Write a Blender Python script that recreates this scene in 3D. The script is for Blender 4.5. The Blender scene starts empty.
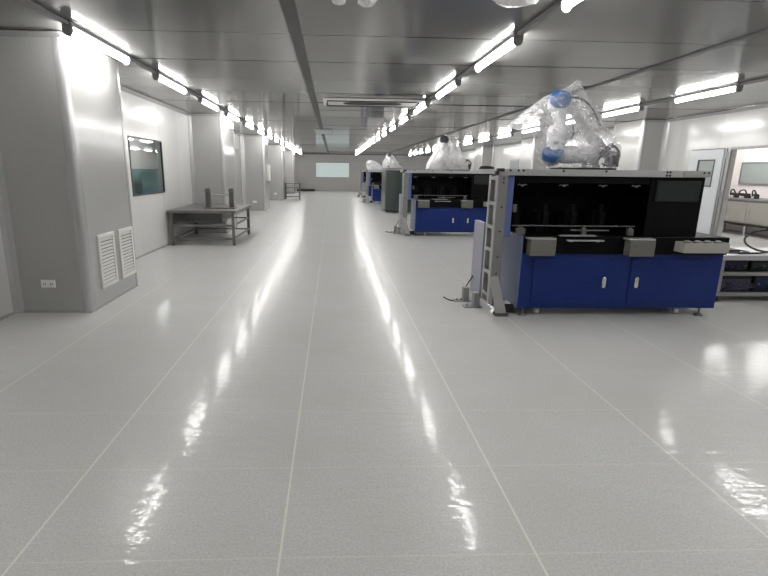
import bpy, bmesh, math, random
from mathutils import Vector, Matrix, noise
random.seed(7)
C = bpy.context.scene.collection
PI = math.pi
H = 2.65          # ceiling height

# ------------------------------------------------------------------ materials
def new_mat(name):
    m = bpy.data.materials.new(name); m.use_nodes = True
    nt = m.node_tree; b = nt.nodes['Principled BSDF']
    return m, nt, b

def mat(name, col, rough=0.5, metal=0.0, spec=0.5, noise_amt=0.0, noise_scale=20.0, bump=0.0, coat=0.0):
    m, nt, b = new_mat(name)
    b.inputs['Base Color'].default_value = (*col, 1)
    b.inputs['Roughness'].default_value = rough
    b.inputs['Metallic'].default_value = metal
    b.inputs['Specular IOR Level'].default_value = spec
    b.inputs['Coat Weight'].default_value = coat
    b.inputs['Coat Roughness'].default_value = 0.15
    tc = nt.nodes.new('ShaderNodeTexCoord')
    n = nt.nodes.new('ShaderNodeTexNoise'); n.inputs['Scale'].default_value = noise_scale
    n.inputs['Detail'].default_value = 4
    nt.links.new(tc.outputs['Object'], n.inputs['Vector'])
    if noise_amt > 0:
        r = nt.nodes.new('ShaderNodeValToRGB')
        r.color_ramp.elements[0].position = 0.3; r.color_ramp.elements[1].position = 0.7
        r.color_ramp.elements[0].color = (*[c*(1-noise_amt) for c in col], 1)
        r.color_ramp.elements[1].color = (*[min(1, c*(1+noise_amt)) for c in col], 1)
        nt.links.new(n.outputs['Fac'], r.inputs['Fac']); nt.links.new(r.outputs['Color'], b.inputs['Base Color'])
    if bump > 0:
        bp = nt.nodes.new('ShaderNodeBump'); bp.inputs['Strength'].default_value = bump; bp.inputs['Distance'].default_value = 0.01
        nt.links.new(n.outputs['Fac'], bp.inputs['Height']); nt.links.new(bp.outputs['Normal'], b.inputs['Normal'])
    return m

def math_node(nt, op, a, b=None, c=None):
    n = nt.nodes.new('ShaderNodeMath'); n.operation = op
    for i, v in enumerate((a, b, c)):
        if v is None: continue
        if isinstance(v, (int, float)): n.inputs[i].default_value = v
        else: nt.links.new(v, n.inputs[i])
    return n.outputs[0]

def line_mask(nt, coord, period, offset, halfwidth):
    """1 on a thin line repeated every period (metres)"""
    s = math_node(nt, 'SUBTRACT', coord, offset)
    d = math_node(nt, 'PINGPONG', s, period/2)
    return math_node(nt, 'LESS_THAN', d, halfwidth)

def mix_col(nt, fac, a, b):
    n = nt.nodes.new('ShaderNodeMix'); n.data_type = 'RGBA'
    for sock, v in ((0, fac), (6, a), (7, b)):
        if isinstance(v, tuple): n.inputs[sock].default_value = (*v, 1)
        elif isinstance(v, (int, float)): n.inputs[sock].default_value = v
        else: nt.links.new(v, n.inputs[sock])
    return n.outputs[2]

def floor_mat():
    m, nt, b = new_mat('speckled_vinyl')
    tc = nt.nodes.new('ShaderNodeTexCoord'); sp = nt.nodes.new('ShaderNodeSeparateXYZ')
    nt.links.new(tc.outputs['Object'], sp.inputs[0])
    n1 = nt.nodes.new('ShaderNodeTexNoise'); n1.inputs['Scale'].default_value = 95; n1.inputs['Detail'].default_value = 3
    n2 = nt.nodes.new('ShaderNodeTexNoise'); n2.inputs['Scale'].default_value = 1.6; n2.inputs['Detail'].default_value = 4
    v = nt.nodes.new('ShaderNodeTexVoronoi'); v.inputs['Scale'].default_value = 70
    for n in (n1, n2, v): nt.links.new(tc.outputs['Object'], n.inputs['Vector'])
    r = nt.nodes.new('ShaderNodeValToRGB'); e = r.color_ramp.elements
    e[0].position = 0.3; e[0].color = (*FLOOR_A, 1); e[1].position = 0.72; e[1].color = (*FLOOR_B, 1)
    nt.links.new(n1.outputs['Fac'], r.inputs['Fac'])
    fleck = math_node(nt, 'LESS_THAN', v.outputs['Distance'], 0.16)
    fl2 = math_node(nt, 'MULTIPLY', fleck, 0.35)
    c = mix_col(nt, fl2, r.outputs['Color'], (0.16, 0.165, 0.16))
    stain = nt.nodes.new('ShaderNodeValToRGB')
    stain.color_ramp.elements[0].position = 0.35; stain.color_ramp.elements[0].color = (0, 0, 0, 1)
    stain.color_ramp.elements[1].position = 0.75; stain.color_ramp.elements[1].color = (0.4, 0.4, 0.4, 1)
    nt.links.new(n2.outputs['Fac'], stain.inputs['Fac'])
    c = mix_col(nt, stain.outputs['Color'], c, (0.46, 0.44, 0.40))
    lx = line_mask(nt, sp.outputs['X'], 1.0, -0.2, 0.0045)
    ly = line_mask(nt, sp.outputs['Y'], 0.59, 1.6, 0.0028)
    ly = math_node(nt, 'MULTIPLY', ly, 0.45)
    ln = math_node(nt, 'MAXIMUM', lx, ly)
    c = mix_col(nt, math_node(nt, 'MULTIPLY', ln, 0.6), c, (0.82, 0.78, 0.70))
    nt.links.new(c, b.inputs['Base Color'])
    # waxed, slightly uneven gloss
    n3 = nt.nodes.new('ShaderNodeTexNoise'); n3.inputs['Scale'].default_value = 7; n3.inputs['Detail'].default_value = 5
    nt.links.new(tc.outputs['Object'], n3.inputs['Vector'])
    mr = nt.nodes.new('ShaderNodeMapRange'); mr.inputs['To Min'].default_value = 0.03; mr.inputs['To Max'].default_value = 0.06
    nt.links.new(n3.outputs['Fac'], mr.inputs['Value']); nt.links.new(mr.outputs[0], b.inputs['Coat Roughness'])
    b.inputs['Coat Weight'].default_value = 0.19; b.inputs['Roughness'].default_value = 0.28
    b.inputs['Specular IOR Level'].default_value = 0.15
    n4 = nt.nodes.new('ShaderNodeTexNoise'); n4.inputs['Scale'].default_value = 10; n4.inputs['Detail'].default_value = 3
    mp = nt.nodes.new('ShaderNodeMapping'); mp.inputs['Scale'].default_value = (0.6, 1.7, 1)
    nt.links.new(tc.outputs['Object'], mp.inputs['Vector']); nt.links.new(mp.outputs['Vector'], n4.inputs['Vector'])
    b0 = nt.nodes.new('ShaderNodeBump'); b0.inputs['Strength'].default_value = 0.12; b0.inputs['Distance'].default_value = 0.02
    nt.links.new(n4.outputs['Fac'], b0.inputs['Height'])
    bp = b0
    nt.links.new(bp.outputs['Normal'], b.inputs['Normal']); nt.links.new(bp.outputs['Normal'], b.inputs['Coat Normal'])
    return m

def panel_mat(name, col, axis, period, offset, half, seam, rough, spec=0.5):
    """painted steel sandwich panels with thin joints between them"""
    m, nt, b = new_mat(name)
    tc = nt.nodes.new('ShaderNodeTexCoord'); sp = nt.nodes.new('ShaderNodeSeparateXYZ')
    nt.links.new(tc.outputs['Object'], sp.inputs[0])
    co = sp.outputs[axis]
    mask = line_mask(nt, co, period, offset, half)
    # every panel is a touch different
    idx = math_node(nt, 'FLOOR', math_node(nt, 'DIVIDE', math_node(nt, 'SUBTRACT', co, offset), period))
    wn = nt.nodes.new('ShaderNodeTexWhiteNoise'); wn.noise_dimensions = '1D'; nt.links.new(idx, wn.inputs['W'])
    a = tuple(c*0.95 for c in col); bcol = tuple(min(1, c*1.05) for c in col)
    base = mix_col(nt, wn.outputs['Value'], a, bcol)
    nt.links.new(mix_col(nt, mask, base, seam), b.inputs['Base Color'])
    n = nt.nodes.new('ShaderNodeTexNoise'); n.inputs['Scale'].default_value = 0.9; n.inputs['Detail'].default_value = 3
    nt.links.new(tc.outputs['Object'], n.inputs['Vector'])
    mr = nt.nodes.new('ShaderNodeMapRange'); mr.inputs['To Min'].default_value = rough*0.8; mr.inputs['To Max'].default_value = rough*1.25
    nt.links.new(n.outputs['Fac'], mr.inputs['Value']); nt.links.new(mr.outputs[0], b.inputs['Roughness'])
    b.inputs['Specular IOR Level'].default_value = spec
    bp = nt.nodes.new('ShaderNodeBump'); bp.inputs['Strength'].default_value = 0.02; bp.inputs['Distance'].default_value = 0.02
    nt.links.new(n.outputs['Fac'], bp.inputs['Height']); out = bp.outputs['Normal']
    nt.links.new(out, b.inputs['Normal'])
    return m

def emit_mat(name, col, strength):
    m = bpy.data.materials.new(name); m.use_nodes = True; nt = m.node_tree
    nt.nodes.remove(nt.nodes['Principled BSDF'])
    e = nt.nodes.new('ShaderNodeEmission'); e.inputs['Color'].default_value = (*col, 1); e.inputs['Strength'].default_value = strength
    nt.links.new(e.outputs[0], nt.nodes['Material Output'].inputs['Surface'])
    return m

def glass_mat(name, tint, gloss=0.1):
    m = bpy.data.materials.new(name); m.use_nodes = True; nt = m.node_tree
    nt.nodes.remove(nt.nodes['Principled BSDF'])
    t = nt.nodes.new('ShaderNodeBsdfTransparent'); t.inputs['Color'].default_value = (*tint, 1)
    g = nt.nodes.new('ShaderNodeBsdfGlossy'); g.inputs['Roughness'].default_value = 0.03
    f = nt.nodes.new('ShaderNodeLayerWeight'); f.inputs['Blend'].default_value = 0.5
    fac = math_node(nt, 'MULTIPLY_ADD', math_node(nt, 'POWER', f.outputs['Facing'], 5.0), 0.95, gloss*0.3)
    mx = nt.nodes.new('ShaderNodeMixShader')
    nt.links.new(fac, mx.inputs[0]); nt.links.new(t.outputs[0], mx.inputs[1]); nt.links.new(g.outputs[0], mx.inputs[2])
    nt.links.new(mx.outputs[0], nt.nodes['Material Output'].inputs['Surface'])
    return m

def film_mat(name, clear, wrinkle=1.0):
    """thin milky polythene: partly see-through, partly scattering, shiny on the creases"""
    m = bpy.data.materials.new(name); m.use_nodes = True; nt = m.node_tree
    nt.nodes.remove(nt.nodes['Principled BSDF'])
    tc = nt.nodes.new('ShaderNodeTexCoord')
    n = nt.nodes.new('ShaderNodeTexNoise'); n.inputs['Scale'].default_value = 9; n.inputs['Detail'].default_value = 6; n.inputs['Distortion'].default_value = 1.5
    nt.links.new(tc.outputs['Object'], n.inputs['Vector'])
    bp = nt.nodes.new('ShaderNodeBump'); bp.inputs['Strength'].default_value = 0.9*wrinkle; bp.inputs['Distance'].default_value = 0.04
    nt.links.new(n.outputs['Fac'], bp.inputs['Height'])
    t = nt.nodes.new('ShaderNodeBsdfTransparent'); t.inputs['Color'].default_value = (0.97, 0.97, 0.98, 1)
    d = nt.nodes.new('ShaderNodeBsdfDiffuse'); d.inputs['Color'].default_value = (0.93, 0.93, 0.94, 1)
    tr = nt.nodes.new('ShaderNodeBsdfTranslucent'); tr.inputs['Color'].default_value = (0.93, 0.93, 0.94, 1)
    g = nt.nodes.new('ShaderNodeBsdfGlossy'); g.inputs['Roughness'].default_value = 0.18
    for s in (d, tr, g): nt.links.new(bp.outputs['Normal'], s.inputs['Normal'])
    m1 = nt.nodes.new('ShaderNodeMixShader'); m1.inputs[0].default_value = 0.55
    nt.links.new(d.outputs[0], m1.inputs[1]); nt.links.new(tr.outputs[0], m1.inputs[2])
    m2 = nt.nodes.new('ShaderNodeMixShader'); m2.inputs[0].default_value = 0.22
    nt.links.new(m1.outputs[0], m2.inputs[1]); nt.links.new(g.outputs[0], m2.inputs[2])
    mr = nt.nodes.new('ShaderNodeMapRange'); mr.inputs['From Min'].default_value = 0.3; mr.inputs['From Max'].default_value = 0.7
    mr.inputs['To Min'].default_value = max(0, clear-0.15); mr.inputs['To Max'].default_value = min(1, clear+0.15)
    nt.links.new(n.outputs['Fac'], mr.inputs['Value'])
    m3 = nt.nodes.new('ShaderNodeMixShader')
    nt.links.new(mr.outputs[0], m3.inputs[0]); nt.links.new(m2.outputs[0], m3.inputs[1]); nt.links.new(t.outputs[0], m3.inputs[2])
    nt.links.new(m3.outputs[0], nt.nodes['Material Output'].inputs['Surface'])
    return m

FLOOR_A = (0.465, 0.468, 0.458); FLOOR_B = (0.61, 0.612, 0.60)
LAMP = 64.0
M = dict(
    floor=floor_mat(),
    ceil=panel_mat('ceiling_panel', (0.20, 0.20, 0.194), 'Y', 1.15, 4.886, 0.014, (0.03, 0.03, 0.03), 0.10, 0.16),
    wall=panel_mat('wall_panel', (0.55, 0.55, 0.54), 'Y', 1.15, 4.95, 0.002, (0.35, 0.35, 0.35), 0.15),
    col=mat('column_panel', (0.38, 0.38, 0.37), 0.15, spec=0.35, noise_amt=0.02, noise_scale=1.5),
    endwall=mat('end_wall_paint', (0.34, 0.33, 0.325), 0.35, noise_amt=0.02, noise_scale=1.2),
    trim=mat('coving_aluminium', (0.44, 0.44, 0.445), 0.25, 0.3),
    strip=mat('ceiling_strip', (0.11, 0.11, 0.11), 0.5, 0.0, spec=0.15),
    alu=mat('aluminium_profile', (0.50, 0.50, 0.51), 0.38, 0.6, noise_amt=0.05, noise_scale=30),
    alu_dull=mat('dull_aluminium', (0.30, 0.30, 0.31), 0.45, 0.5),
    steel=mat('stainless_steel', (0.17, 0.165, 0.16), 0.38, 0.6, noise_amt=0.08, noise_scale=14),
    steel_dark=mat('dark_steel', (0.14, 0.14, 0.14), 0.4, 0.7),
    chrome=mat('chrome', (0.8, 0.8, 0.8), 0.15, 1.0),
    blue=mat('blue_enamel', (0.006, 0.023, 0.145), 0.42, spec=0.3, noise_amt=0.05, noise_scale=3),
    blue_dark=mat('dark_blue_enamel', (0.006, 0.016, 0.10), 0.45),
    blue_lit=mat('lit_blue_enamel', (0.11, 0.15, 0.34), 0.32),  # blue enamel lightened, light off the floor put into its colour
    lavender=mat('lavender_grey_panel', (0.33, 0.34, 0.42), 0.4),
    black=mat('black_panel', (0.0035, 0.0042, 0.004), 0.4, spec=0.10),
    rubber=mat('black_rubber', (0.012, 0.012, 0.012), 0.6),
    screen=mat('grey_screen', (0.016, 0.018, 0.018), 0.4, spec=0.2),
    greybox=mat('grey_box_paint', (0.13, 0.13, 0.12), 0.45, noise_amt=0.05),
    beige=mat('beige_plastic', (0.36, 0.345, 0.315), 0.5),
    white=mat('white_plastic', (0.78, 0.78, 0.77), 0.35),
    cobot=mat('robot_white', (0.72, 0.72, 0.73), 0.3),
    cap_grey=mat('robot_grey_cap', (0.05, 0.05, 0.055), 0.4),
    cap_blue=mat('robot_blue_cap', (0.02, 0.085, 0.25), 0.35, noise_amt=0.25, noise_scale=25),
    housing=mat('lamp_housing_grey', (0.20, 0.20, 0.20), 0.5),
    endcap=mat('lamp_end_cap', (0.24, 0.24, 0.24), 0.55),
    lens=emit_mat('lamp_lens', (1.0, 0.985, 0.96), LAMP),
    glass=glass_mat('window_glass', (0.93, 0.97, 0.96), 0.1),
    tinted=mat('tinted_acrylic', (0.040, 0.052, 0.050), 0.25, noise_amt=0.1, noise_scale=2),
    film=film_mat('clear_polythene', 0.70, 0.45),
    film_white=film_mat('milky_polythene', 0.22, 0.7),
    film_thick=film_mat('bunched_polythene', 0.05, 0.8),
    mint=emit_mat('glowing_pane', (0.68, 0.79, 0.76), 0.70),
    teal=mat('teal_panel', (0.34, 0.48, 0.48), 0.35, noise_amt=0.1, noise_scale=2),
    frame_dark=mat('window_frame_dark', (0.05, 0.055, 0.06), 0.4, 0.3),
    doorpaint=mat('door_paint', (0.55, 0.57, 0.59), 0.3),
    frost=mat('frosted_pane', (0.30, 0.33, 0.32), 0.2),
    slot=mat('dark_slot', (0.03, 0.03, 0.03), 0.7),
    vent=mat('vent_white', (0.66, 0.66, 0.63), 0.4),
    roomwall=mat('white_room_wall', (0.86, 0.80, 0.79), 0.35),
    alu_jamb=mat('jamb_aluminium', (0.30, 0.30, 0.30), 0.35, 0.4),
    jig_grey=mat('jig_grey', (0.10, 0.10, 0.10), 0.45, 0.4),
    darkmat=mat('black_mat', (0.02, 0.02, 0.02), 0.7),
    wire_green=mat('green_board', (0.02, 0.04, 0.034), 0.5),
    violet=mat('violet_cable', (0.05, 0.05, 0.10), 0.5),
)

# ------------------------------------------------------------------ mesh builder
class MB:
    def __init__(s): s.bm = bmesh.new()
    def box(s, x0, x1, y0, y1, z0, z1, bevel=0.0, seg=2):
        x0, x1 = min(x0, x1), max(x0, x1); y0, y1 = min(y0, y1), max(y0, y1); z0, z1 = min(z0, z1), max(z0, z1)
        t = bmesh.new()
        mtx = Matrix.Translation(((x0+x1)/2, (y0+y1)/2, (z0+z1)/2)) @ Matrix.Diagonal((x1-x0, y1-y0, z1-z0, 1))
        bmesh.ops.create_cube(t, size=1, matrix=mtx)
        if bevel > 0:
            bmesh.ops.bevel(t, geom=t.edges[:], offset=min(bevel, 0.45*min(x1-x0, y1-y0, z1-z0)), segments=seg, affect='EDGES', profile=0.5)
        s.add(t); return s
    def add(s, t, mtx=None):
        if mtx is not None: bmesh.ops.transform(t, matrix=mtx, verts=t.verts)
        me = bpy.data.meshes.new('tmp'); t.to_mesh(me); t.free(); s.bm.from_mesh(me); bpy.data.meshes.remove(me)
    def prism(s, pts, axis, a, b, bevel=0.0):
        """pts: 2-D outline; axis 'x','y','z' extruded from a to b"""
        t = bmesh.new()
        def P(u, v, w):
            return {'x': (w, u, v), 'y': (u, w, v), 'z': (u, v, w)}[axis]
        v0 = [t.verts.new(P(u, v, a)) for u, v in pts]; v1 = [t.verts.new(P(u, v, b)) for u, v in pts]
        n = len(pts); t.faces.new(v0); t.faces.new(v1[::-1])
        for i in range(n): t.faces.new((v0[i], v1[i], v1[(i+1) % n], v0[(i+1) % n]))
        bmesh.ops.recalc_face_normals(t, faces=t.faces)
        if bevel > 0: bmesh.ops.bevel(t, geom=t.edges[:], offset=bevel, segments=2, affect='EDGES', profile=0.5)
        s.add(t); return s
    def cyl(s, p0, p1, r0, r1=None, seg=20, bevel=0.0):
        r1 = r0 if r1 is None else r1
        p0, p1 = Vector(p0), Vector(p1); d = p1-p0
        t = bmesh.new()
        bmesh.ops.create_cone(t, cap_ends=True, segments=seg, radius1=r0, radius2=r1, depth=d.length)
        if bevel > 0:
            ed = [e for e in t.edges if abs(e.verts[0].co.z-e.verts[1].co.z) < 1e-6]
            bmesh.ops.bevel(t, geom=ed, offset=bevel, segments=3, affect='EDGES', profile=0.5)
        s.add(t, Matrix.Translation((p0+p1)/2) @ d.to_track_quat('Z', 'Y').to_matrix().to_4x4()); return s
    def ball(s, c, r, scale=(1, 1, 1), seg=20):
        t = bmesh.new(); bmesh.ops.create_uvsphere(t, u_segments=seg, v_segments=seg//2, radius=r)
        s.add(t, Matrix.Translation(c) @ Matrix.Diagonal((*scale, 1))); return s
    def tube(s, pts, r, seg=8, closed=False):
        pts = [Vector(p) for p in pts]; n = len(pts); t = bmesh.new(); rings = []
        ref = Vector((0.13, 0.21, 0.97))
        for i, p in enumerate(pts):
            a = pts[(i-1) % n] if (closed or i > 0) else p; b = pts[(i+1) % n] if (closed or i < n-1) else p
            d = (b-a).normalized(); u = d.cross(ref)
            if u.length < 0.05: u = d.cross(Vector((1, 0, 0)))
            u.normalize(); w = d.cross(u)
            rr = r(i/(n-1)) if callable(r) else r
            rings.append([t.verts.new(p+u*math.cos(2*PI*k/seg)*rr+w*math.sin(2*PI*k/seg)*rr) for k in range(seg)])
        for i in range(n if closed else n-1):
            A, B = rings[i], rings[(i+1) % n]
            for k in range(seg): t.faces.new((A[k], A[(k+1) % seg], B[(k+1) % seg], B[k]))
        if not closed: t.faces.new(rings[0][::-1]); t.faces.new(rings[-1])
        bmesh.ops.recalc_face_normals(t, faces=t.faces)
        s.add(t); return s
    def build(s, name, m, parent=None, origin=None, smooth=False):
        bm = s.bm
        if origin is not None: bmesh.ops.translate(bm, verts=bm.verts, vec=-Vector(origin))
        me = bpy.data.meshes.new(name); bm.to_mesh(me); bm.free(); me.materials.append(M[m] if isinstance(m, str) else m)
        if smooth:
            me.polygons.foreach_set('use_smooth', [True]*len(me.polygons))
            me.set_sharp_from_angle(angle=math.radians(35))
        o = bpy.data.objects.new(name, me); C.objects.link(o)
        if parent is not None: o.parent = parent
        if origin is not None: o.location = origin
        return o

def spline(pts, n=8):
    """Catmull-Rom through pts"""
    P = [Vector(p) for p in pts]; P = [P[0]*2-P[1]]+P+[P[-1]*2-P[-2]]; out = []
    for i in range(1, len(P)-2):
        for k in range(n):
            t = k/n
            out.append(0.5*((2*P[i])+(P[i+1]-P[i-1])*t+(2*P[i-1]-5*P[i]+4*P[i+1]-P[i+2])*t*t+(3*P[i]-P[i-1]-3*P[i+1]+P[i+2])*t**3))
    out.append(P[-2]); return out

def tag(o, label=None, cat=None, group=None, kind=None):
    if label: o['label'] = label
    if cat: o['category'] = cat
    if group: o['group'] = group
    if kind: o['kind'] = kind
    return o
def thing(name, label, cat, loc=(0, 0, 0), rz=0, group=None):
    o = bpy.data.objects.new(name, None); C.objects.link(o); o.location = loc; o.rotation_euler = (0, 0, rz)
    o.empty_display_size = 0.1
    return tag(o, label, cat, group)
def dup(root, loc, rz=0.0, label=None, group=None):
    r = root.copy(); C.objects.link(r); r.location = loc; r.rotation_euler = (0, 0, rz)
    if label: r['label'] = label
    if group: r['group'] = group
    for ch in list(root.children):
        c = ch.copy(); C.objects.link(c); c.parent = r
        for g in ch.children:
            d = g.copy(); C.objects.link(d); d.parent = c
    return r
def struct(o): o['kind'] = 'structure'; return o

# ------------------------------------------------------------------ the setting
Y0, Y1 = -5.0, 37.0
XL, XR = -3.22, 7.45
struct(MB().box(-7.2, 12.0, Y0-0.2, Y1+0.2, -0.1, 0).build('floor', 'floor'))
# ceiling panels: every sheet hangs a few millimetres out of true
cm = MB(); cm.box(-7.2, 12.0, Y0-0.2, Y1+0.2, H+0.02, H+0.1)
rc = random.Random(11)
xs = [-7.2, -0.34, 3.65, 12.0]; yy = 4.886-1.15*9
t = bmesh.new()
while yy < Y1+0.2:
    for xa, xb in zip(xs, xs[1:]):
        z = [H+0.001+rc.random()*0.009 for _ in range(2)]
        dz = (rc.random()-0.5)*0.004
        vs = [t.verts.new(p) for p in ((xa, yy, z[0]), (xa, yy+1.15, z[1]), (xb, yy+1.15, max(H, z[1]+dz)), (xb, yy, max(H, z[0]+dz)))]
        t.faces.new(vs)
    yy += 1.15
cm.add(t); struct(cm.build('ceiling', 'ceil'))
struct(MB().box(-0.395, -0.285, Y0, Y1, H-0.006, H).build('trim_1', 'strip'))
struct(MB().box(3.605, 3.695, Y0, Y1, H-0.006, H).build('trim_2', 'strip'))

# left wall with its window opening
WY0, WY1, WZ0, WZ1 = 8.15, 9.70, 1.01, 1.955
w = MB()
w.box(XL-0.1, XL, Y0, WY0, 0, H).box(XL-0.1, XL, WY1, Y1, 0, H)
w.box(XL-0.1, XL, WY0, WY1, 0, WZ0).box(XL-0.1, XL, WY0, WY1, WZ1, H)
struct(w.build('wall_left', 'wall'))
DY0, DY1, DZ = 7.50, 9.23, 1.965            # open doorway in the right wall
w = MB()
w.box(XR, XR+0.1, Y0, DY0, 0, H).box(XR, XR+0.1, DY1, Y1, 0, H).box(XR, XR+0.1, DY0, DY1, DZ, H)
struct(w.build('wall_right', 'wall'))
struct(MB().box(-7.2, 12.0, Y1, Y1+0.15, 0, H).build('wall_back', 'endwall'))
struct(MB().box(-7.2, 12.0, Y0-0.15, Y0, 0, H).build('wall_front', 'endwall'))

# boxed-in columns with rounded aluminium corner coving
def column(x0, x1, y0, y1, corner_x, side):
    r = 0.055
    m = MB()
    if side == 'L':
        m.box(x0, x1-r, y0, y1, 0, H).box(x1-r-0.001, x1, y0+r, y1-r, 0, H)
    else:
        m.box(x0+r, x1, y0, y1, 0, H).box(x0, x0+r+0.001, y0+r, y1-r, 0, H)
    c = struct(m.build('column', 'col'))
    t = MB()
    cx = x1-r if side == 'L' else x0+r
    sg = 1 if side == 'L' else -1
    for cy, sy in ((y0+r, -1), (y1-r, 1)):
        pts = [(cx-sg*0.035, cy+sy*(r+0.004)), ]
        for k in range(9):
            a = k/8*PI/2
            pts.append((cx+sg*math.sin(a)*(r+0.004), cy+sy*math.cos(a)*(r+0.004)))
        pts += [(cx+sg*(r+0.004), cy-sy*0.035), (cx+sg*(r-0.02), cy-sy*0.035), (cx+sg*(r-0.02), cy), (cx, cy+sy*(r-0.02)), (cx-sg*0.035, cy+sy*(r-0.02))]
        t.prism(pts, 'z', 0, H)
    t.build('corner_coving', 'trim', c, smooth=True)
    # aluminium base strip
    b = MB()
    b.box(x0, x1, y0-0.006, y0, 0, 0.022)
    if side == 'L': b.box(x1, x1+0.004, y0+r, y1-r, 0, 0.022)
    else: b.box(x0-0.004, x0, y0+r, y1-r, 0, 0.022)
    b.build('base_strip', 'trim', c)
    # wall-side coving
    k = MB()
    q = x0 if side == 'L' else x1
    k.prism([(q, y0), (q+sg*0.07, y0), (q+sg*0.022, y0-0.022), (q, y0-0.07)], 'z', 0, H)
    k.build('inner_coving', 'trim', c)
    # thin head trim under the ceiling
    hd = MB(); hd.box(x0, x1, y0-0.012, y0, H-0.05, H-0.02).build('head_trim', 'trim', c)
    return c
LC = [4.95+6.65*i for i in range(5)]
for y in LC: column(XL, -2.47, y, y+1.25, -2.47, 'L')
RC = [11.2, 17.3, 23.3, 29.4]
for y in RC: column(6.9, XR, y, y+1.2, 6.9, 'R')

# ceiling-edge and floor trims
def run_trim(name, x, sg, gaps, z0, z1, d, m='trim', sloped=False):
    t = MB()
    ys = [Y0]
    for a, b in gaps: ys += [a, b]
    ys.append(Y1)
    for a, b in zip(ys[::2], ys[1::2]):
        if sloped: t.prism([(x, z0), (x+sg*d, z1), (x, z1)], 'y', a, b)
        else: t.box(x, x+sg*d, a, b, z0, z1)
    return struct(t.build(name, m))
lg = [(y, y+1.25) for y in LC]; rg = [(y, y+1.2) for y in RC]
run_trim('baseboard_left', XL, 1, lg, 0, 0.03, 0.008)
run_trim('baseboard_right', XR, -1, [(DY0, 10.3)]+rg, 0, 0.03, 0.008)
run_trim('trim_3', XL, 1, lg, H-0.05, H, 0.05, sloped=True)
run_trim('trim_4', XR, -1, rg, H-0.05, H, 0.05, sloped=True)
struct(MB().box(XL, XR, Y1-0.03, Y1, H-0.04, H).build('trim_5', 'strip'))

# grey service door between the second and third left columns
d = struct(MB().box(XL, XL+0.03, 16.5, 17.55, 0, 2.05).box(XL, XL+0.03, 16.5, 17.55, 2.13, 2.55).build('door_2', mat('service_door_grey', (0.25, 0.25, 0.24), 0.35)))
MB().box(XL, XL+0.045, 16.45, 17.6, 2.05, 2.13).box(XL, XL+0.045, 17.55, 17.62, 0, 2.6).box(XL, XL+0.045, 16.43, 16.5, 0, 2.6).build('door_frame', 'trim', d)
MB().box(XL+0.03, XL+0.07, 17.4, 17.43, 0.95, 1.1, 0.005).build('door_handle', 'chrome', d)

# window 1 (left wall) and the room behind it
def wall_window(name, x0, x1, y0, y1, z0, z1, fr, fm, pane_m):
    t = MB()
    t.box(x0, x1, y0, y0+fr, z0, z1).box(x0, x1, y1-fr, y1, z0, z1).box(x0, x1, y0+fr, y1-fr, z0, z0+fr).box(x0, x1, y0+fr, y1-fr, z1-fr, z1)
    o = struct(t.build(name, fm))
    xm = (x0+x1)/2
    MB().box(xm-0.003, xm+0.003, y0+fr, y1-fr, z0+fr, z1-fr).build('pane', pane_m, o)
    return o
wall_window('window_1', XL-0.02, XL+0.01, WY0, WY1, WZ0, WZ1, 0.024, 'frame_dark', 'glass')
struct(MB().box(-7.0, -6.9, 6.0, 22.0, 0, H).build('wall_annex', 'roomwall'))
struct(MB().box(-6.9, -6.86, 6.0, 22.0, 0, 1.44).build('trim_6', 'teal'))
struct(MB().box(-6.9, XL-0.1, 6.0-0.1, 6.0, 0, H).box(-6.9, XL-0.1, 22.0, 22.1, 0, H).build('wall_annex_end', 'roomwall'))
for i, (yy, lab) in enumerate(((13.6, 'teal equipment cabinet seen through left window, at its left'), (17.9, 'teal equipment cabinet seen through left window, at its right'))):
    cb = thing('equipment_cabinet', lab, 'cabinet', (-6.3, yy, 0), group='cabinets behind the left window')
    MB().box(-0.3, 0.3, -0.25, 0.25, 0.05, 1.36, 0.01).build('cabinet_body', 'teal', cb)
    MB().box(-0.28, 0.28, -0.23, 0.23, 0, 0.05).build('plinth', 'rubber', cb)
    MB().box(0.3, 0.315, -0.23, 0.23, 0.1, 1.32, 0.004).build('door', 'teal', cb)
    MB().box(0.315, 0.34, 0.15, 0.17, 0.85, 1.05, 0.004).build('handle', 'chrome', cb)

# window 2 (end wall), glow put into the pane for a lit room behind
t = MB()
bx0, bx1, bz0, bz1 = -1.24, 1.17, 1.01, 2.02
t.box(bx0-0.05, bx1+0.05, Y1-0.03, Y1, bz0-0.05, bz0).box(bx0-0.05, bx1+0.05, Y1-0.03, Y1, bz1, bz1+0.05)
t.box(bx0-0.05, bx0, Y1-0.03, Y1, bz0, bz1).box(bx1, bx1+0.05, Y1-0.03, Y1, bz0, bz1)
o = struct(t.build('window_2', 'alu_dull'))
MB().box(bx0, bx1, Y1-0.015, Y1-0.001, bz0, bz1).build('pane', 'mint', o)

# right wall: white leaf with small window, jamb, open doorway
d = MB()
ly0, ly1 = 9.38, 10.28; vy0, vy1, vz0, vz1 = 9.56, 10.02, 1.235, 1.76
d.box(XR-0.03, XR, ly0, vy0, 0.01, 1.95).box(XR-0.03, XR, vy1, ly1, 0.01, 1.95).box(XR-0.03, XR, vy0, vy1, 0.01, vz0).box(XR-0.03, XR, vy0, vy1, vz1, 1.95)
door = struct(d.build('door_1', 'doorpaint'))
t = MB()
t.box(XR-0.036, XR-0.002, vy0, vy0+0.025, vz0, vz1).box(XR-0.036, XR-0.002, vy1-0.025, vy1, vz0, vz1)
t.box(XR-0.036, XR-0.002, vy0, vy1, vz0, vz0+0.025).box(XR-0.036, XR-0.002, vy0, vy1, vz1-0.025, vz1)
t.build('window_frame', 'frame_dark', door)
MB().box(XR-0.018, XR-0.012, vy0+0.02, vy1-0.02, vz0+0.02, vz1-0.02).build('pane', 'frost', door)
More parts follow.
